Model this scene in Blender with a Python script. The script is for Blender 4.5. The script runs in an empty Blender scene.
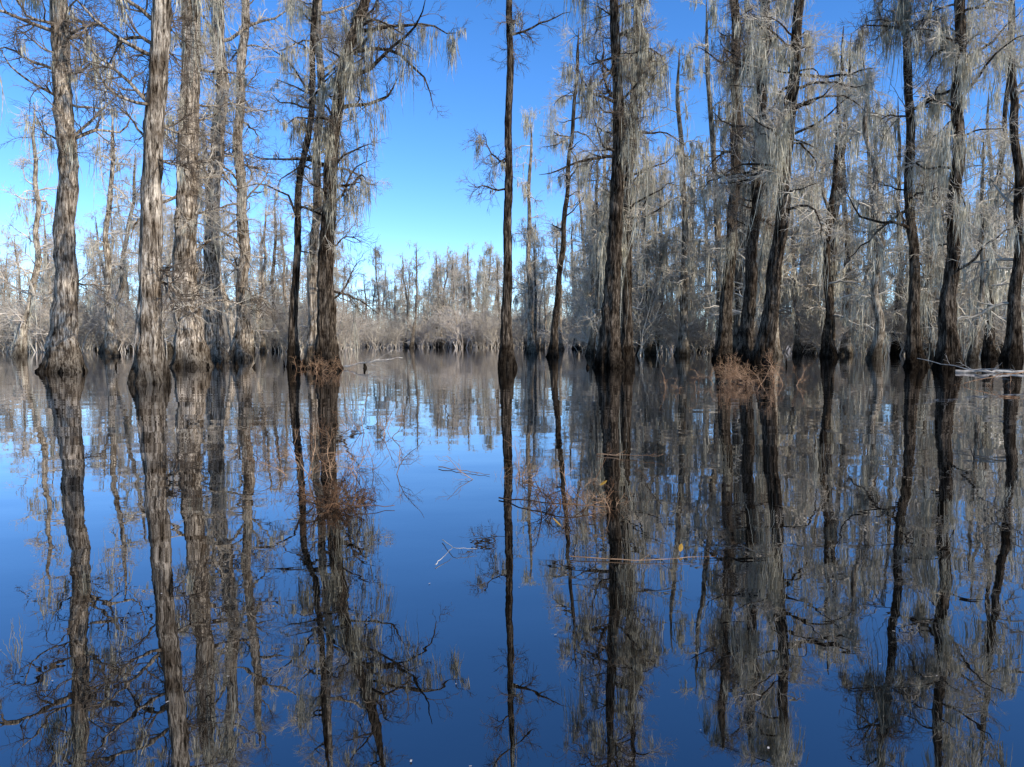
import bpy, math, numpy as np
from mathutils import Vector
scene = bpy.context.scene
SUN_AZ, SUN_EL = 130.0, 32.0

# ---------------------------------------------------------------- materials
def new_mat(name):
    m = bpy.data.materials.new(name); m.use_nodes = True
    nt = m.node_tree; nt.nodes.clear()
    out = nt.nodes.new('ShaderNodeOutputMaterial')
    return m, nt, out

def ramp(nt, stops):
    r = nt.nodes.new('ShaderNodeValToRGB')
    while len(r.color_ramp.elements) < len(stops): r.color_ramp.elements.new(0.5)
    for e, (p, c) in zip(r.color_ramp.elements, stops):
        e.position = p; e.color = (*c, 1)
    return r

def mult(nt, a, b):
    mx = nt.nodes.new('ShaderNodeMix'); mx.data_type = 'RGBA'; mx.blend_type = 'MULTIPLY'; mx.inputs[0].default_value = 1
    nt.links.new(a, mx.inputs[6]); nt.links.new(b, mx.inputs[7]); return mx.outputs[2]

def tree_variation(nt, col, lo):
    """tone differs from one tree to the next"""
    oi = nt.nodes.new('ShaderNodeObjectInfo'); mr = nt.nodes.new('ShaderNodeMapRange')
    mr.inputs['To Min'].default_value = lo; mr.inputs['To Max'].default_value = 1.1
    nt.links.new(oi.outputs['Random'], mr.inputs['Value'])
    return mult(nt, col, mr.outputs[0])

def bark_mat(name, dark, mid, light, wet=0.45, bump=0.1, var=1.0):
    m, nt, out = new_mat(name); L = nt.links.new
    tc = nt.nodes.new('ShaderNodeTexCoord')
    mp = nt.nodes.new('ShaderNodeMapping'); mp.inputs['Scale'].default_value = (9, 9, 1.1)
    L(tc.outputs['Object'], mp.inputs['Vector'])
    n1 = nt.nodes.new('ShaderNodeTexNoise'); n1.inputs['Scale'].default_value = 1.4
    n1.inputs['Detail'].default_value = 8; n1.inputs['Roughness'].default_value = 0.76
    n1.inputs['Distortion'].default_value = 0.4
    L(mp.outputs[0], n1.inputs['Vector'])
    r1 = ramp(nt, [(0.41, dark), (0.5, mid), (0.59, light)])
    L(n1.outputs['Fac'], r1.inputs[0])
    n2 = nt.nodes.new('ShaderNodeTexNoise'); n2.inputs['Scale'].default_value = 1.6; n2.inputs['Detail'].default_value = 6
    L(tc.outputs['Object'], n2.inputs['Vector'])
    r2 = ramp(nt, [(0.36, (0.42, 0.37, 0.32)), (0.5, (0.85, 0.82, 0.78)), (0.64, (1.28, 1.25, 1.2))])
    L(n2.outputs['Fac'], r2.inputs[0])
    col = mult(nt, r1.outputs[0], r2.outputs[0])
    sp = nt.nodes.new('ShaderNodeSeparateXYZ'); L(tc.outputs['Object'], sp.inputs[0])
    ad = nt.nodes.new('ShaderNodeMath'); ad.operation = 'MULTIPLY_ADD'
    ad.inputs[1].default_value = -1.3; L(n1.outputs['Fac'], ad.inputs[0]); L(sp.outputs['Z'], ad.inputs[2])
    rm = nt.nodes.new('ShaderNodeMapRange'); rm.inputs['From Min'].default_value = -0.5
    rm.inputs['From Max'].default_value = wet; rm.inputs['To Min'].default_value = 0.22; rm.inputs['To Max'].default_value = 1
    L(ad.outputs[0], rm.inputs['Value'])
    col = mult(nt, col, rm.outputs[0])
    if var < 1: col = tree_variation(nt, col, var)
    bp = nt.nodes.new('ShaderNodeBump'); bp.inputs['Strength'].default_value = 1; bp.inputs['Distance'].default_value = bump
    L(n1.outputs['Fac'], bp.inputs['Height'])
    b = nt.nodes.new('ShaderNodeBsdfDiffuse'); b.inputs['Roughness'].default_value = 0.6
    L(col, b.inputs['Color']); L(bp.outputs[0], b.inputs['Normal'])
    L(b.outputs[0], out.inputs[0])
    return m

def simple_mat(name, c1, c2, scale=1.2, trans=0.0, var=1.0):
    m, nt, out = new_mat(name); L = nt.links.new
    tc = nt.nodes.new('ShaderNodeTexCoord')
    n = nt.nodes.new('ShaderNodeTexNoise'); n.inputs['Scale'].default_value = scale; n.inputs['Detail'].default_value = 2
    L(tc.outputs['Object'], n.inputs['Vector'])
    r = ramp(nt, [(0.35, c1), (0.65, c2)]); L(n.outputs['Fac'], r.inputs[0])
    col = r.outputs[0]
    if var < 1: col = tree_variation(nt, col, var)
    b = nt.nodes.new('ShaderNodeBsdfDiffuse'); L(col, b.inputs['Color'])
    if trans > 0:
        t = nt.nodes.new('ShaderNodeBsdfTranslucent'); L(col, t.inputs['Color'])
        ms = nt.nodes.new('ShaderNodeMixShader'); ms.inputs[0].default_value = trans
        L(b.outputs[0], ms.inputs[1]); L(t.outputs[0], ms.inputs[2]); L(ms.outputs[0], out.inputs[0])
    else:
        L(b.outputs[0], out.inputs[0])
    return m

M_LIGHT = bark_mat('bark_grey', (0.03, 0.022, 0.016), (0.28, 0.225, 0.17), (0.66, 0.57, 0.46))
M_DARK = bark_mat('bark_dark', (0.012, 0.009, 0.007), (0.055, 0.042, 0.031), (0.19, 0.15, 0.112))  # dark tone also carries the backlit shade of centre and right trunks
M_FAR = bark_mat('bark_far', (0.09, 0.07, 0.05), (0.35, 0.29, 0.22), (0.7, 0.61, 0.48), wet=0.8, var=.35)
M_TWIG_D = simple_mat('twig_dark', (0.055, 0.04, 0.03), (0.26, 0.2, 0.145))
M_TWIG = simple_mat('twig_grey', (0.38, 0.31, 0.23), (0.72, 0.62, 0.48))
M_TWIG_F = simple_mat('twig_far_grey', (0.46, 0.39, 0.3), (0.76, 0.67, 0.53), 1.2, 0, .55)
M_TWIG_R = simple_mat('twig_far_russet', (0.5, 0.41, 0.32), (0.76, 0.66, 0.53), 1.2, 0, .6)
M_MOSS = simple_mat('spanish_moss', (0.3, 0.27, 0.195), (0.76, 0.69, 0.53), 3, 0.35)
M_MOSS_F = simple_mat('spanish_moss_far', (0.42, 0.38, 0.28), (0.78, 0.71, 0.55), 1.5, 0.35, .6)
M_MOSS_D = simple_mat('spanish_moss_shaded', (0.17, 0.15, 0.11), (0.62, 0.56, 0.42), 3, 0.3)  # darker moss copy for those trunks, shade put into its colour
M_SHRUB = simple_mat('shrub_twig', (0.18, 0.09, 0.045), (0.5, 0.31, 0.18), 6)
M_WETTWIG = simple_mat('wet_twig', (0.04, 0.025, 0.017), (0.2, 0.11, 0.06), 8)
M_STICK = simple_mat('bleached_wood', (0.28, 0.24, 0.2), (0.55, 0.49, 0.41), 5)
M_LEAF = simple_mat('dead_leaf', (0.3, 0.16, 0.03), (0.5, 0.3, 0.07), 20, 0.2)

# ---------------------------------------------------------------- mesh helpers
class Geo:
    def __init__(s): s.v = []; s.f = []; s.m = []; s.n = 0; s.sm = []
    def add(s, V, F, mat, smooth=True):
        s.v.append(V.reshape(-1, 3)); s.f.append(F.reshape(-1, 4) + s.n)
        s.m.append(np.full(F.size // 4, mat, np.int32)); s.sm.append(np.full(F.size // 4, smooth, bool))
        s.n += V.size // 3
    def tubes(s, P, R, S, mat):
        N, K, _ = P.shape
        T = np.gradient(P, axis=1); T /= np.linalg.norm(T, axis=2, keepdims=True) + 1e-9
        mt = T.mean(axis=1)
        ref = np.where(np.abs(mt[:, 2:3]) > 0.8, np.array([[1., 0, 0]]), np.array([[0, 0, 1.]]))[:, None, :]
        U = np.cross(T, ref); U /= np.linalg.norm(U, axis=2, keepdims=True) + 1e-9
        W = np.cross(T, U)
        a = np.arange(S) / S * 2 * np.pi
        V = P[:, :, None, :] + R[:, :, None, None] * (np.cos(a)[None, None, :, None] * U[:, :, None, :] + np.sin(a)[None, None, :, None] * W[:, :, None, :])
        n = np.arange(N)[:, None, None] * K * S; k = np.arange(K - 1)[None, :, None] * S
        j = np.arange(S)[None, None, :]; j2 = (j + 1) % S
        F = np.stack([n + k + j, n + k + j2, n + k + S + j2, n + k + S + j], axis=-1)
        s.add(V, F, mat)
    def ribbons(s, P, W, rng, mat):
        N, K, _ = P.shape
        a = rng.uniform(0, np.pi, N); d = np.stack([np.cos(a), np.sin(a), np.zeros(N)], 1)[:, None, :]
        V = np.stack([P - d * W[:, :, None], P + d * W[:, :, None]], axis=2)
        n = np.arange(N)[:, None] * K * 2; k = np.arange(K - 1)[None, :] * 2
        F = np.stack([n + k, n + k + 1, n + k + 3, n + k + 2], axis=-1)
        s.add(V, F, mat, False)
    def mesh(s, name, mats):
        V = np.concatenate(s.v).astype(np.float32); F = np.concatenate(s.f).astype(np.int32)
        me = bpy.data.meshes.new(name)
        me.vertices.add(len(V)); me.vertices.foreach_set('co', V.ravel())
        me.loops.add(F.size); me.loops.foreach_set('vertex_index', F.ravel())
        me.polygons.add(len(F)); me.polygons.foreach_set('loop_start', np.arange(0, F.size, 4, dtype=np.int32))
        for m in mats: me.materials.append(m)
        me.polygons.foreach_set('material_index', np.concatenate(s.m))
        me.polygons.foreach_set('use_smooth', np.concatenate(s.sm))
        me.update(calc_edges=True); me.validate()
        return me

def link(ob, parent=None):
    scene.collection.objects.link(ob)
    if parent: ob.parent = parent
    return ob

def sample(P, R, idx, t):
    K = P.shape[1]; f = t * (K - 1); i = np.clip(f.astype(int), 0, K - 2); w = (f - i)[:, None]
    A = P[idx, i]; B = P[idx, i + 1]; tan = B - A
    tan /= np.linalg.norm(tan, axis=1, keepdims=True) + 1e-9
    return A * (1 - w) + B * w, tan, R[idx, i] * (1 - w[:, 0]) + R[idx, i + 1] * w[:, 0]

def walk(pos, d, L, K, wander, grav, rng):
    N = len(pos); P = np.zeros((N, K, 3)); P[:, 0] = pos; step = (L / (K - 1))[:, None]
    for k in range(1, K):
        P[:, k] = P[:, k - 1] + d * step
        d = d + rng.normal(0, wander, (N, 3)); d[:, 2] += grav
        d /= np.linalg.norm(d, axis=1, keepdims=True) + 1e-9
    return P

def grow(P, R, n, t0, t1, l0, l1, ang, K, wander, grav, rr, rmin, rend, rng):
    N = len(P); idx = np.repeat(np.arange(N), n); M = len(idx)
    t = rng.uniform(t0, t1, M); pos, tan, rad = sample(P, R, idx, t)
    q = rng.normal(0, 1, (M, 3)); q -= tan * (q * tan).sum(1, keepdims=True); q /= np.linalg.norm(q, axis=1, keepdims=True) + 1e-9
    a = rng.uniform(ang * 0.6, ang * 1.3, M)[:, None]
    d = tan * np.cos(a) + q * np.sin(a)
    L = rng.uniform(l0, l1, M) * (1.15 - 0.45 * t)
    Q = walk(pos, d, L, K, wander, grav, rng)
    r0 = np.maximum(rad * rr, rmin)
    RR = r0[:, None] * (1 - np.linspace(0, 1, K))[None] + rend * np.linspace(0, 1, K)[None]
    return Q, RR

def catmull(ctrl, z):
    c = np.array(ctrl, float)
    from_z = c[:, 0]
    out = np.zeros((len(z), c.shape[1] - 1))
    m = np.gradient(c[:, 1:], from_z, axis=0)
    for n, zz in enumerate(z):
        i = int(np.clip(np.searchsorted(from_z, zz) - 1, 0, len(c) - 2))
        h = from_z[i + 1] - from_z[i]; t = (zz - from_z[i]) / h
        if t < 0: out[n] = c[i, 1:]; continue
        h00 = 2*t**3 - 3*t**2 + 1; h10 = t**3 - 2*t**2 + t; h01 = -2*t**3 + 3*t**2; h11 = t**3 - t**2
        out[n] = h00*c[i, 1:] + h10*h*m[i] + h01*c[i+1, 1:] + h11*h*m[i+1]
    return out

def build_tree(name, ctrl, H, rb, rm, rt, seed, nb=34, z0=4.5, blen=3.2, moss=60, mats=None, limbs=(), far=False, l2=7, l3=6, l4=4, mosslen=1.0, tw=1.0, wobble=.055):
    """ctrl: list of (z, x_off, y_off) of the stem relative to its foot."""
    rng = np.random.default_rng(seed); g = Geo()
    ztop = ctrl[-1][0]
    ctrl = list(ctrl)
    if H > ztop + 0.5:
        a, b = ctrl[-2], ctrl[-1]; s = (H - b[0]) / (b[0] - a[0]) * 0.5
        ctrl.append((H, b[1] + (b[1] - a[1]) * s, b[2] + (b[2] - a[2]) * s))
    M = 30 if far else 120; S = 10 if far else 48
    z = -0.6 + (H + 0.6) * np.linspace(0, 1, M) ** 1.25
    c = catmull(ctrl, z)
    wob = np.zeros((M, 2))
    for k in range(4):
        fq = rng.uniform(0.3, 1.5); ph = rng.uniform(0, 6.28, 2); am = wobble / (k + 1)
        wob[:, 0] += am * np.sin(z * fq + ph[0]); wob[:, 1] += am * np.sin(z * fq * 1.1 + ph[1])
    C = np.stack([c[:, 0] + wob[:, 0], c[:, 1] + wob[:, 1], z], 1)
    zc = np.clip(z, 0, None)
    r = np.where(zc < ztop, rm + (rt - rm) * zc / ztop, rt + (0.03 - rt) * np.clip((zc - ztop) / max(H - ztop, .1), 0, 1))
    r = r + (rb - rm) * (0.6 * np.exp(-zc / 0.7) + 0.4 * np.exp(-zc / 2.6))
    a = np.arange(S) / S * 2 * np.pi
    fl = np.zeros((M, S))
    for k in (3, 5, 7, 11):
        ph = rng.uniform(0, 6.28); tws = rng.uniform(-0.12, 0.12)
        fl += (1.0 / k ** 0.6) * np.cos(k * a[None] + ph + tws * z[:, None])
    amp = (0.15 * np.exp(-zc / 1.6) + 0.055)[:, None]
    lump = 0
    for k in range(8):
        lump = lump + 0.026 * np.sin(z[:, None] * rng.uniform(0.7, 7) + rng.integers(1, 5) * a[None] + rng.uniform(0, 6.28))
    rr = r[:, None] * (1 + amp * fl + lump + (0 if far else rng.normal(0, .024, (M, S))))
    V = C[:, None, :] + np.stack([np.cos(a)[None] * rr, np.sin(a)[None] * rr, np.zeros_like(rr)], -1)
    k = np.arange(M - 1)[:, None] * S; j = np.arange(S)[None]; j2 = (j + 1) % S
    g.add(V, np.stack([k + j, k + j2, k + S + j2, k + S + j], -1), 0)
    # primary limbs
    zs = z0 + (H - 0.3 - z0) * rng.uniform(0, 1, nb) ** 0.85
    az = rng.uniform(0, 2 * np.pi, nb); el = np.radians(rng.uniform(-12, 48, nb))
    L = blen * rng.uniform(0.25, 1.4, nb) * (1.1 - 0.5 * (zs - z0) / (H - z0))
    if len(limbs):
        lm = np.array(limbs, float)     # z, azimuth deg, elevation deg, length
        zs = np.r_[zs, lm[:, 0]]; az = np.r_[az, np.radians(lm[:, 1])]; el = np.r_[el, np.radians(lm[:, 2])]; L = np.r_[L, lm[:, 3]]
    pos = np.stack([np.interp(zs, z, C[:, 0]), np.interp(zs, z, C[:, 1]), zs], 1)
    rad = np.interp(zs, z, r)
    d = np.stack([np.cos(az) * np.cos(el), np.sin(az) * np.cos(el), np.sin(el)], 1)
    K1 = 9
    P1 = walk(pos, d, L, K1, 0.24, -0.015, rng)
    r0 = np.minimum(rad * 0.42, 0.016 + 0.017 * L)
    tt = np.linspace(0, 1, K1)[None]
    R1 = r0[:, None] * (1 - tt) ** 0.8 + 0.008 * tt + 0.004
    g.tubes(P1, R1, 4 if far else 5, 1 if far else 0)
    P2, R2 = grow(P1, R1, l2, 0.12, 1.0, blen * 0.22, blen * 0.55, 0.95, 5 if far else 6, 0.26, -0.01, 0.55, 0.010, 0.006, rng)
    g.tubes(P2, R2 * tw, 3 if far else 4, 1)
    P3, R3 = grow(P2, R2, l3, 0.1, 1.0, 0.35, 1.0, 0.85, 4, 0.25, -0.03, 0.6, 0.008, 0.004, rng)
    g.tubes(P3, R3 * tw, 3, 1)
    if l4:
        P4, R4 = grow(P3, R3, l4, 0.2, 1.0, 0.14, 0.45, 0.7, 3, 0.2, -0.05, 0.7, 0.006, 0.003, rng)
        g.tubes(P4, R4, 3, 1)
    if moss:
        nc = moss
        # tassels gather on a subset of the limbs, leaving others bare
        lw = rng.gamma(0.7, 1, len(P1)) + 0.02; i1 = rng.choice(len(P1), nc // 2, p=lw / lw.sum())
        lw2 = np.repeat(lw, l2); i2 = rng.choice(len(P2), nc - nc // 2, p=lw2 / lw2.sum())
        p1, _, _ = sample(P1, R1, i1, rng.uniform(0.1, 1, len(i1)))
        p2, _, _ = sample(P2, R2, i2, rng.uniform(0.1, 1, len(i2)))
        c0 = np.r_[p1, p2]; ns = 9 if far else 28
        cl = (0.25 + rng.gamma(1.3, 0.52, len(c0))) * mosslen
        idx = np.repeat(np.arange(len(c0)), ns); Ms = len(idx)
        wd = 0.035 + 0.035 * cl[idx]
        st = c0[idx] + rng.normal(0, 1, (Ms, 3)) * np.stack([wd, wd, np.full(Ms, 0.04)], 1)
        Ls = cl[idx] * rng.uniform(0.2, 0.8, Ms)
        st[:, 2] -= rng.uniform(0, 0.5, Ms) ** 1.3 * cl[idx]
        dd = np.stack([rng.normal(0, 0.12, Ms), rng.normal(0, 0.12, Ms), -np.ones(Ms)], 1)
        Pm = walk(st, dd, Ls, 4, 0.13, -0.25, rng)
        w0 = (0.03 if far else 0.014) * rng.uniform(0.5, 1.3, Ms)
        Wm = w0[:, None] * np.array([0.5, 1.0, 0.75, 0.1])[None]
        g.ribbons(Pm, Wm, rng, 2)
    return g.mesh(name, mats)

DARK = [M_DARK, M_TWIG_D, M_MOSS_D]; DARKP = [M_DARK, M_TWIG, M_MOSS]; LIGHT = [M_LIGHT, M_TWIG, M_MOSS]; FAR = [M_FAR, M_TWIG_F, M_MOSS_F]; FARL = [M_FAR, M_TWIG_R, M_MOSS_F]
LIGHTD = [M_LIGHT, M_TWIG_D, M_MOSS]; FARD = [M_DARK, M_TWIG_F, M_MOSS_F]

def place_tree(x, y, stem, H, rb, rm, rt, seed, **kw):
    rng = np.random.default_rng(seed + 500)
    ctrl = [(z, xx - x, rng.uniform(-0.25, 0.25) * (z > 0)) for z, xx in stem]
    me = build_tree('cypress_tree', ctrl, H, rb * .86, rm * .82, rt * .84, seed, **kw)
    ob = bpy.data.objects.new('cypress_tree', me); ob.location = (x, y, 0); link(ob)

# individually surveyed trees: foot (x, y), stem x at given heights, total height, radii (foot, mid, top)
place_tree(-18.2, 30, [(0, -18.24), (4.9, -17.95), (9.8, -17.8), (15, -17.95)], 19, .98, .46, .36, 1, nb=26, z0=8, moss=80, mats=LIGHTD,
           limbs=[(13.5, 175, 10, 4), (12, 190, 5, 3), (3.6, 10, 5, 1.6), (14, 10, 10, 3.5)], mosslen=1.3)
place_tree(-10.8, 22, [(0, -10.8), (3.9, -10.6), (7.8, -10.5), (11.4, -10.2)], 15.5, .62, .35, .29, 2, nb=20, z0=6.5, moss=55, mats=LIGHTD,
           limbs=[(7.2, 172, 25, 1.6), (3.3, 5, 8, 1.8), (3.0, 20, 0, 1.6), (9.5, 185, 15, 3), (10.5, 170, 20, 3)], blen=2.6)
place_tree(-15.65, 36, [(0, -15.65), (5.7, -15.7), (10.5, -15.5), (17.8, -15.25)], 22, 1.15, .68, .46, 3, nb=40, z0=2.5, moss=60, mats=LIGHT, limbs=[(3, 10, 0, 3), (2.6, -20, 5, 3)])
place_tree(-18.1, 45, [(0, -18.06), (9.8, -17.9), (17, -17.3), (22, -17.6)], 26, 1.1, .54, .4, 4, nb=40, z0=2.5, moss=60, mats=LIGHT, blen=3.6, limbs=[(19, 20, 20, 6)])
place_tree(-18.4, 50, [(0, -18.4), (7, -18.0), (14.2, -18.1), (24.3, -17.6)], 27, 1.05, .45, .3, 5, nb=40, z0=2.5, moss=60, mats=LIGHTD, blen=3.6)
place_tree(-10.7, 36, [(0, -10.7), (8.1, -10.2), (13, -9.55), (17.8, -9.3)], 21, .42, .2, .15, 6, nb=20, z0=5, moss=50, mats=DARKP)
place_tree(-10.0, 38, [(0, -10.3), (8.3, -9.95), (13.3, -9.7), (18.3, -9.6)], 22, .5, .26, .2, 7, nb=22, z0=5, moss=50, mats=LIGHT)
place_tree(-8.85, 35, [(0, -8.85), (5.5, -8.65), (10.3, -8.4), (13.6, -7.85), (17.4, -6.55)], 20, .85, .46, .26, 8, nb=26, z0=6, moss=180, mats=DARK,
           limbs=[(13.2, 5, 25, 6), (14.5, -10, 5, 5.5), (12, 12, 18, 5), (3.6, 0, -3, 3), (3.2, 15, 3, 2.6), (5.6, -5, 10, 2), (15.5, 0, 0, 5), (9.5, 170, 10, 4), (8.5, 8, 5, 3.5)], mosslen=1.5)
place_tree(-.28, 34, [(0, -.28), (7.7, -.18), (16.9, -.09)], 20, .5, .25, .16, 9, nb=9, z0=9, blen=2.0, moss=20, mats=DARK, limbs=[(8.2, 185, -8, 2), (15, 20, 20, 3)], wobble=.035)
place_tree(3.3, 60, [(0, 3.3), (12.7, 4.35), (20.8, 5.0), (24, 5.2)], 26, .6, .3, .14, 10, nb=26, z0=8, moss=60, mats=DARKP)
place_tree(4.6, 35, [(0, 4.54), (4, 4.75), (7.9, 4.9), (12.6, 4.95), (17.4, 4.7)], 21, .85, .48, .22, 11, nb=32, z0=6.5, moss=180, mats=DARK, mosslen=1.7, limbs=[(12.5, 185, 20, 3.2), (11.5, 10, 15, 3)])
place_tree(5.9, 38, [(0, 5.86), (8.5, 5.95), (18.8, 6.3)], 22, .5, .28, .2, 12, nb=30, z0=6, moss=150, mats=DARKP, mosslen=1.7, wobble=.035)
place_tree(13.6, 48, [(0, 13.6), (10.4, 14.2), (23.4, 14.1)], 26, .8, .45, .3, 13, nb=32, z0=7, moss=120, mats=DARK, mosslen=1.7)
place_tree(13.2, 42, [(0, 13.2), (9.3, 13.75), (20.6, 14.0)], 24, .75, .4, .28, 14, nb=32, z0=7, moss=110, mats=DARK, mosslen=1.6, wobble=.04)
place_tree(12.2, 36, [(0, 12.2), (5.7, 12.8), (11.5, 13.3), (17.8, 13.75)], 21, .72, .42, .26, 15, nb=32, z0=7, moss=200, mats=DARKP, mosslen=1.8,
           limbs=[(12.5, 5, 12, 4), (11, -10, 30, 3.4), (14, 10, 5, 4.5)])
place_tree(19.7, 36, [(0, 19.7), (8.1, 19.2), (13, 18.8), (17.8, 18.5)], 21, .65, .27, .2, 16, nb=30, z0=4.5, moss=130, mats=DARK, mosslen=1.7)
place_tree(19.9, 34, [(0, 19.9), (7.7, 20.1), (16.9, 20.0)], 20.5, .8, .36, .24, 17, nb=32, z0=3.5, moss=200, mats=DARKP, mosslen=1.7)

# ---------------------------------------------------------------- forest variants
def variant(i, mats, H, moss, z0, nb=40, rm=.3, blen=3.0):
    rng = np.random.default_rng(900 + i); l = rng.normal(0, 0.7, 4)
    ctrl = [(0, 0, 0), (H * .4, l[0], l[1]), (H * .85, l[0] + l[2], l[1] + l[3])]
    return build_tree('forest_tree_mesh', ctrl, H, rm * 2.2, rm, rm * .5, 900 + i, nb=nb, z0=z0, blen=blen, moss=moss, mats=mats, far=True, l2=6, l3=6, l4=0, mosslen=1.5, tw=1.5, wobble=.1)
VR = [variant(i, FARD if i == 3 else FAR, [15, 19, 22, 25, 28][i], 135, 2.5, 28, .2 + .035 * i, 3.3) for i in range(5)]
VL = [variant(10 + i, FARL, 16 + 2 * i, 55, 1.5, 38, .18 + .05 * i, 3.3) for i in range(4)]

def shrub_mesh(name, seed, n, h, spread, mat, r=0.02, lean=0.6, k=(6, 5, 3)):
    rng = np.random.default_rng(seed); g = Geo()
    pos = np.stack([rng.normal(0, spread, n), rng.normal(0, spread, n), np.full(n, -0.1)], 1)
    d = np.stack([rng.normal(0, lean, n), rng.normal(0, lean, n), np.ones(n)], 1); d /= np.linalg.norm(d, axis=1, keepdims=True)
    L = h * rng.uniform(0.5, 1.2, n)
    P = walk(pos, d, L, 7, 0.18, 0, rng); R = np.linspace(r, r * .35, 7)[None] * np.ones((n, 1))
    g.tubes(P, R, 5, 0)
    P2, R2 = grow(P, R, k[0], .15, 1, h * .25, h * .55, .8, 5, .22, 0, .6, r * .3, r * .2, rng); g.tubes(P2, R2, 4, 0)
    P3, R3 = grow(P2, R2, k[1], .1, 1, h * .1, h * .3, .8, 4, .2, 0, .7, r * .22, r * .14, rng); g.tubes(P3, R3, 3, 0)
    if k[2]:
        P4, R4 = grow(P3, R3, k[2], .1, 1, h * .05, h * .14, .8, 3, .2, 0, .8, r * .16, r * .1, rng); g.tubes(P4, R4, 3, 0)
    return g.mesh(name, [mat])
SH = [shrub_mesh('understory_mesh', 70 + i, 8, 6, 1.0, M_TWIG_R if i == 1 else M_TWIG_F, .06, .35, (9, 8, 0)) for i in range(4)]

rng = np.random.default_rng(5)
mid = [(-40, 60, 1), (-33.5, 62, 1), (-36, 75, 1), (25.6, 52, 0), (31, 50, 0), (30.5, 45, 0), (24.8, 58, 0), (22, 62, 0), (19.3, 64, 0), (9.5, 66, 0), (13.4, 70, 0), (2.2, 78, 0), (-26, 70, 1), (36, 56, 0), (17.5, 56, 0), (28, 66, 0)]
for x, y, s in mid:
    V = VL if s else VR
    ob = bpy.data.objects.new('cypress_tree', V[rng.integers(len(V))]); ob.location = (x, y, 0)
    ob.rotation_euler = (0, 0, rng.uniform(0, 6.28)); ob.scale = [rng.uniform(.9, 1.1)] * 3; link(ob)

forest = link(bpy.data.objects.new('distant_cypress_forest', None))
under = link(bpy.data.objects.new('distant_understory_shrubs', None))
def scatter(n, b0, b1, d0, d1, V, parent, s0, s1, mind=2.0, name='tree'):
    pts = []
    tries = 0
    while len(pts) < n and tries < n * 20:
        tries += 1
        b = rng.uniform(b0, b1); d = d0 + (d1 - d0) * rng.uniform() ** 1.1
        x, y = b * d, d
        if any((x - p[0]) ** 2 + (y - p[1]) ** 2 < mind ** 2 for p in pts[-150:]): continue
        pts.append((x, y))
        ob = bpy.data.objects.new(name, V[rng.integers(len(V))]); ob.location = (x, y, 0)
        s = rng.uniform(s0, s1); ob.scale = (s, s, s * rng.uniform(.9, 1.08))
        ob.rotation_euler = (rng.normal(0, .03), rng.normal(0, .03), rng.uniform(0, 6.28)); link(ob, parent)
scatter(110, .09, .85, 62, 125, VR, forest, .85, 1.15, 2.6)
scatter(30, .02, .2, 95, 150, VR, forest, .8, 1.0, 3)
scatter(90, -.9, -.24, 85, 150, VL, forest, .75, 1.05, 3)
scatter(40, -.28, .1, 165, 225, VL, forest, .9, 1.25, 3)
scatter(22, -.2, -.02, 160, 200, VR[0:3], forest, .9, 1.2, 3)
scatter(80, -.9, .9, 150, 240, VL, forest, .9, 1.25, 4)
scatter(110, .1, .85, 66, 125, SH, under, .7, 1.3, 1.5, 'shrub')
scatter(120, -.9, -.22, 85, 150, SH, under, .8, 1.4, 1.5, 'shrub')
scatter(140, -.35, .2, 145, 220, SH, under, .9, 1.6, 1.5, 'shrub')

# ---------------------------------------------------------------- water
m, nt, out = new_mat('swamp_water'); L = nt.links.new
tc = nt.nodes.new('ShaderNodeTexCoord')
def noise(scale, sc3, det):
    mp = nt.nodes.new('ShaderNodeMapping'); mp.inputs['Scale'].default_value = sc3; L(tc.outputs['Object'], mp.inputs[0])
    n = nt.nodes.new('ShaderNodeTexNoise'); n.inputs['Scale'].default_value = scale; n.inputs['Detail'].default_value = det
    L(mp.outputs[0], n.inputs['Vector']); return n
na = noise(1.3, (0.6, 1, 1), 1); nb_ = noise(5, (0.7, 1, 1), 2); nc_ = noise(0.25, (1, 1, 1), 1)
b1 = nt.nodes.new('ShaderNodeBump'); b1.inputs['Distance'].default_value = 0.0042; L(na.outputs['Fac'], b1.inputs['Height'])
b2 = nt.nodes.new('ShaderNodeBump'); b2.inputs['Distance'].default_value = 0.0004; L(nb_.outputs['Fac'], b2.inputs['Height']); L(b1.outputs[0], b2.inputs['Normal'])
b3 = nt.nodes.new('ShaderNodeBump'); b3.inputs['Distance'].default_value = 0.01; L(nc_.outputs['Fac'], b3.inputs['Height']); L(b2.outputs[0], b3.inputs['Normal'])
gl = nt.nodes.new('ShaderNodeBsdfGlossy'); gl.inputs['Roughness'].default_value = 0.0; gl.inputs['Color'].default_value = (.97, .97, 1, 1); L(b3.outputs[0], gl.inputs['Normal'])
df = nt.nodes.new('ShaderNodeBsdfDiffuse'); df.inputs['Color'].default_value = (.003, .0027, .002, 1)
fr = nt.nodes.new('ShaderNodeFresnel'); fr.inputs['IOR'].default_value = 1.48
mr = nt.nodes.new('ShaderNodeMapRange'); mr.inputs['To Min'].default_value = 0.2; mr.inputs['To Max'].default_value = 0.97
L(fr.outputs[0], mr.inputs['Value'])
ms = nt.nodes.new('ShaderNodeMixShader'); L(mr.outputs[0], ms.inputs[0]); L(df.outputs[0], ms.inputs[1]); L(gl.outputs[0], ms.inputs[2]); L(ms.outputs[0], out.inputs[0])
me = bpy.data.meshes.new('water'); me.from_pydata([(-900, -400, 0), (900, -400, 0), (900, 900, 0), (-900, 900, 0)], [], [(0, 1, 2, 3)])
me.materials.append(m); link(bpy.data.objects.new('water', me))

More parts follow.
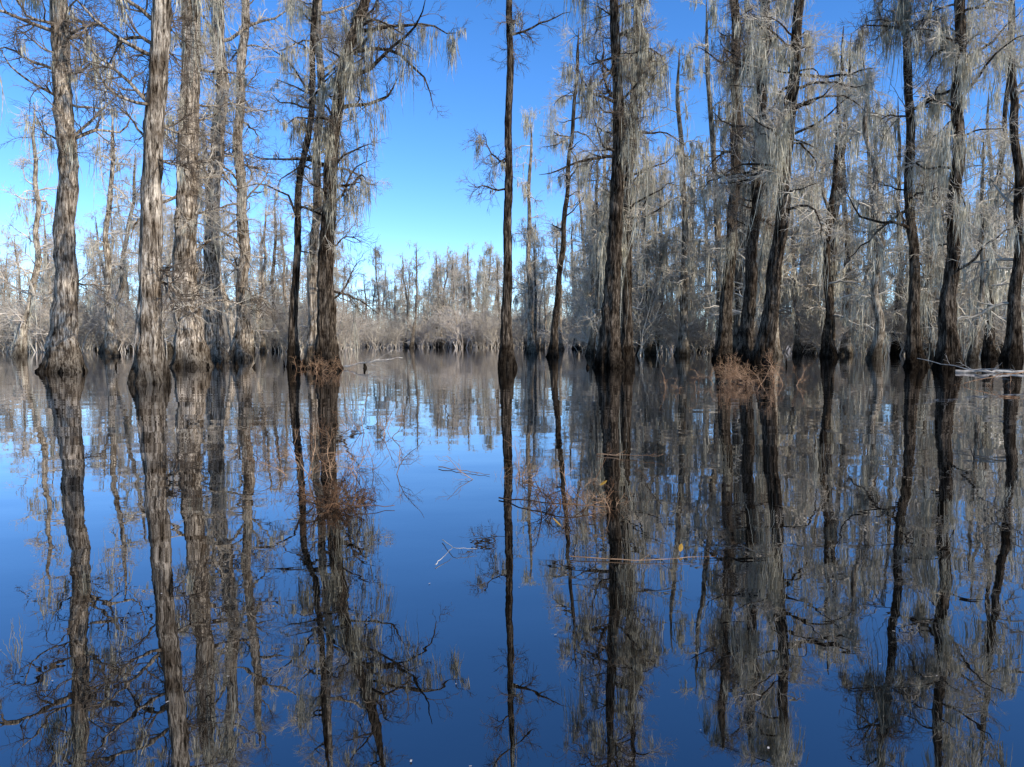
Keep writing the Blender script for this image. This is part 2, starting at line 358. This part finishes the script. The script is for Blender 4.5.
# far bank / forest floor, raised and toned to stand in for distant leafless woods
M_GROUND = simple_mat('leaf_litter_and_woods', (.2, .165, .125), (.5, .43, .34), .5)
g = Geo(); xs = np.linspace(-1500, 1500, 240); ys = np.array([205, 212, 235, 290, 340, 700, 1500.])
hz = np.array([-.3, .3, 1.2, 5, 7, 8, 9.])
X, Y = np.meshgrid(xs, ys); Z = hz[:, None] + 0 * X + np.sin(X * .13) * .15 + np.sin(X * .045 + Y) * hz[:, None] * .12
Y = Y + np.sin(X * .03) * 8 * (Y < 400)
k = np.arange(6)[:, None] * 240; j = np.arange(239)[None]
g.add(np.stack([X, Y, Z], -1), np.stack([k + j, k + j + 1, k + 241 + j, k + 240 + j], -1), 0)
link(bpy.data.objects.new('ground', g.mesh('ground', [M_GROUND])))

# ---------------------------------------------------------------- shrubs and debris in the water
def put(name, me, x, y, z=0, rz=0, s=1):
    ob = bpy.data.objects.new(name, me); ob.location = (x, y, z); ob.rotation_euler = (0, 0, rz); ob.scale = (s, s, s); return link(ob)
put('buttonbush_shrub', shrub_mesh('buttonbush', 201, 20, 1.0, .5, M_SHRUB, .011, .7, (6, 5, 3)), 6.8, 21.5)
put('buttonbush_shrub', shrub_mesh('buttonbush', 202, 8, .6, .3, M_SHRUB, .01, .8, (5, 4, 2)), -9.2, 33)
put('buttonbush_shrub', shrub_mesh('buttonbush', 212, 8, 1.0, .5, M_SHRUB, .01, .8, (5, 4, 3)), -7.6, 30)
put('dead_shrub', shrub_mesh('dead_shrub', 203, 14, .34, .09, M_WETTWIG, .008, .9, (6, 5, 3)), -1.28, 5.4)
put('dead_shrub', shrub_mesh('dead_shrub', 204, 12, .6, .22, M_SHRUB, .005, .8, (5, 4, 2)), -1.6, 6.6)
put('dead_shrub', shrub_mesh('dead_shrub', 205, 12, .36, .2, M_WETTWIG, .006, 1.2, (5, 4, 2)), .28, 5.4)
put('dead_shrub', shrub_mesh('dead_shrub', 206, 10, .36, .16, M_SHRUB, .004, .9, (4, 4, 2)), .5, 5.3)
put('dead_shrub', shrub_mesh('dead_shrub', 207, 8, .55, .2, M_SHRUB, .006, .8, (4, 3, 2)), -1.75, 9.5)
put('dead_shrub', shrub_mesh('dead_shrub', 208, 7, .45, .14, M_SHRUB, .0045, .9, (4, 3, 2)), 0.0, 6.4)
put('dead_shrub', shrub_mesh('dead_shrub', 209, 8, .55, .35, M_WETTWIG, .006, .9, (4, 3, 2)), -2.3, 8.6)
put('dead_shrub', shrub_mesh('dead_shrub', 210, 4, .4, .25, M_WETTWIG, .005, 1.2, (4, 3, 2)), .75, 6.0)
put('dead_shrub', shrub_mesh('dead_shrub', 211, 6, .6, .4, M_SHRUB, .008, .8, (4, 3, 2)), 4.6, 19)

def stick(name, pts, r, mat, seed, nbr=0):
    rng = np.random.default_rng(seed); g = Geo(); p = np.array(pts, float); n = len(p)
    t = np.linspace(0, n - 1, 12); P = np.stack([np.interp(t, np.arange(n), p[:, i]) for i in range(3)], 1)
    P[1:-1] += rng.normal(0, r * .7, (10, 3)); R = np.linspace(r, r * .4, 12)[None]
    g.tubes(P[None], R, 8, 0)
    if nbr:
        P2, R2 = grow(P[None], R, nbr, .2, 1, r * 12, r * 30, .7, 5, .15, .02, .5, r * .2, r * .15, rng); g.tubes(P2, R2, 5, 0)
        P3, R3 = grow(P2, R2, 3, .2, 1, r * 5, r * 14, .7, 4, .15, .02, .6, r * .15, r * .1, rng); g.tubes(P3, R3, 4, 0)
    return link(bpy.data.objects.new(name, g.mesh(name, [mat])))
stick('floating_stick', [(-.42, 4.4, .01), (-.33, 4.15, .03), (-.2, 4.17, .02)], .003, M_STICK, 1)
stick('floating_stick', [(-.41, 3.9, .01), (-.34, 4.15, .03)], .0025, M_STICK, 2)
stick('floating_stick', [(.32, 4.05, .012), (.7, 3.98, .01), (1.12, 4.02, .02)], .003, M_SHRUB, 3, 3)
stick('floating_stick', [(-.7, 7.0, .012), (-.2, 6.6, .012)], .005, M_SHRUB, 4, 2)
stick('floating_stick', [(-.1, 5.6, .012), (.35, 5.2, .05), (.7, 5.25, .02)], .006, M_WETTWIG, 14, 6)
stick('floating_stick', [(-1.7, 5.8, .012), (-1.2, 5.2, .04), (-.85, 5.3, .02)], .006, M_WETTWIG, 15, 6)
stick('floating_stick', [(.9, 7.8, .012), (1.5, 7.5, .04)], .005, M_SHRUB, 16, 4)
stick('fallen_log', [(17.4, 29, .05), (19, 28.6, .1), (23, 28, .2)], .07, M_STICK, 5, 3)
stick('fallen_branch', [(14.9, 20.5, .45), (13.6, 20.4, .32), (12.6, 20.6, .05)], .02, M_SHRUB, 6, 8)
stick('fallen_branch', [(15.5, 19, .0), (13.5, 21, .35), (12.6, 23, .7)], .02, M_STICK, 7, 6)
stick('fallen_branch', [(-7.6, 33.5, .1), (-6.2, 33, .35), (-4.9, 33.2, .5)], .04, M_STICK, 8, 7)

def knee(x, y, h, r, seed):
    rng = np.random.default_rng(seed); g = Geo(); K = 9; t = np.linspace(0, 1, K)
    P = np.stack([np.cumsum(rng.normal(0, .012, K)), np.cumsum(rng.normal(0, .012, K)), -0.1 + t * (h + .1)], 1)
    R = r * (1 - t) ** .5 * (.6 + .5 * np.exp(-t * 3)) + .004
    g.tubes(P[None], R[None], 9, 0); put('cypress_knee', g.mesh('cypress_knee', [M_DARK]), x, y)
kr = np.random.default_rng(44)
for (x, y, n, sp) in [(-11.2, 22.5, 5, .5), (-18.3, 29.6, 4, 1.1), (-8.7, 34.3, 9, 1.1), (-15, 35.5, 7, 1.8), (4.7, 34.2, 4, .8), (19.9, 33.2, 5, 1.1), (13, 36, 5, 1.2), (-10.7, 35.4, 4, .6)]:
    for _ in range(n):
        knee(x + kr.normal(0, sp), y + kr.normal(0, .4), kr.uniform(.12, .5), kr.uniform(.06, .15), int(kr.integers(1e6)))

def leaf(x, y, z, s, rz):
    g = Geo(); a = np.linspace(-1, 1, 6); w = (1 - a ** 2) ** .7 * .35 + .01
    V = np.stack([np.stack([a, -w, .25 * w + .1 * a ** 2], 1), np.stack([a, w, .3 * w + .1 * a ** 2], 1)], 1) * s
    k = np.arange(5) * 2; g.add(V, np.stack([k, k + 1, k + 3, k + 2], -1), 0, False)
    ob = put('floating_leaf', g.mesh('floating_leaf', [M_LEAF]), x, y, z, rz); ob.rotation_euler = (.3, -.5, rz)
leaf(.29, 4.75, .03, .045, 2.3); leaf(.96, 4.15, .03, .035, 1.2); leaf(.65, 5.2, .2, .035, .5)

# tiny floating flecks
g = Geo(); n = 200; r2 = np.random.default_rng(9)
y = 1.8 + 20 * r2.uniform(0, 1, n) ** 1.6; x = r2.uniform(-.75, .75, n) * y
s = r2.uniform(.001, .003, n); a = r2.uniform(0, 6.28, n)
cx = np.stack([np.cos(a) * s * 2, np.sin(a) * s * 2, 0 * a], 1); cy = np.stack([-np.sin(a) * s, np.cos(a) * s, 0 * a], 1); o = np.stack([x, y, 0 * x + .004], 1)
V = np.stack([o - cx - cy, o + cx - cy, o + cx + cy, o - cx + cy], 1)
g.add(V, np.arange(n * 4).reshape(n, 4), 0, False)
link(bpy.data.objects.new('floating_debris', g.mesh('floating_debris', [M_STICK])))

# ---------------------------------------------------------------- sky, sun, camera
w = bpy.data.worlds.new('World'); scene.world = w; w.use_nodes = True; nt = w.node_tree; nt.nodes.clear()
sky = nt.nodes.new('ShaderNodeTexSky'); sky.sky_type = 'NISHITA'; sky.sun_disc = False
sky.sun_elevation = math.radians(SUN_EL); sky.sun_rotation = math.radians(SUN_AZ)
sky.air_density = 0.66; sky.dust_density = 0.0; sky.ozone_density = 2.0
hs = nt.nodes.new('ShaderNodeHueSaturation'); hs.inputs['Hue'].default_value = 0.506; hs.inputs['Saturation'].default_value = 1.28; hs.inputs['Value'].default_value = 1.9
bg = nt.nodes.new('ShaderNodeBackground'); bg.inputs['Strength'].default_value = 0.15
o = nt.nodes.new('ShaderNodeOutputWorld')
nt.links.new(sky.outputs[0], hs.inputs['Color']); nt.links.new(hs.outputs[0], bg.inputs[0]); nt.links.new(bg.outputs[0], o.inputs[0])
sl = bpy.data.lights.new('sun', 'SUN'); sl.energy = 5; sl.angle = math.radians(.5); sl.color = (1, .93, .81)
so = bpy.data.objects.new('sun', sl); link(so)
az, el = math.radians(SUN_AZ), math.radians(SUN_EL)
ts = Vector((math.sin(az) * math.cos(el), math.cos(az) * math.cos(el), math.sin(el)))
so.rotation_euler = ts.to_track_quat('Z', 'Y').to_euler()

cam = bpy.data.cameras.new('camera'); co = bpy.data.objects.new('camera', cam); link(co)
cam.sensor_width = 36; cam.lens = 26.0; cam.clip_end = 4000; cam.clip_start = .05
co.location = (0, 0, 1.2); co.rotation_euler = (math.radians(90 - 3.2), 0, 0)
scene.camera = co
scene.view_settings.view_transform = 'Standard'; scene.view_settings.look = 'None'; scene.view_settings.exposure = 0
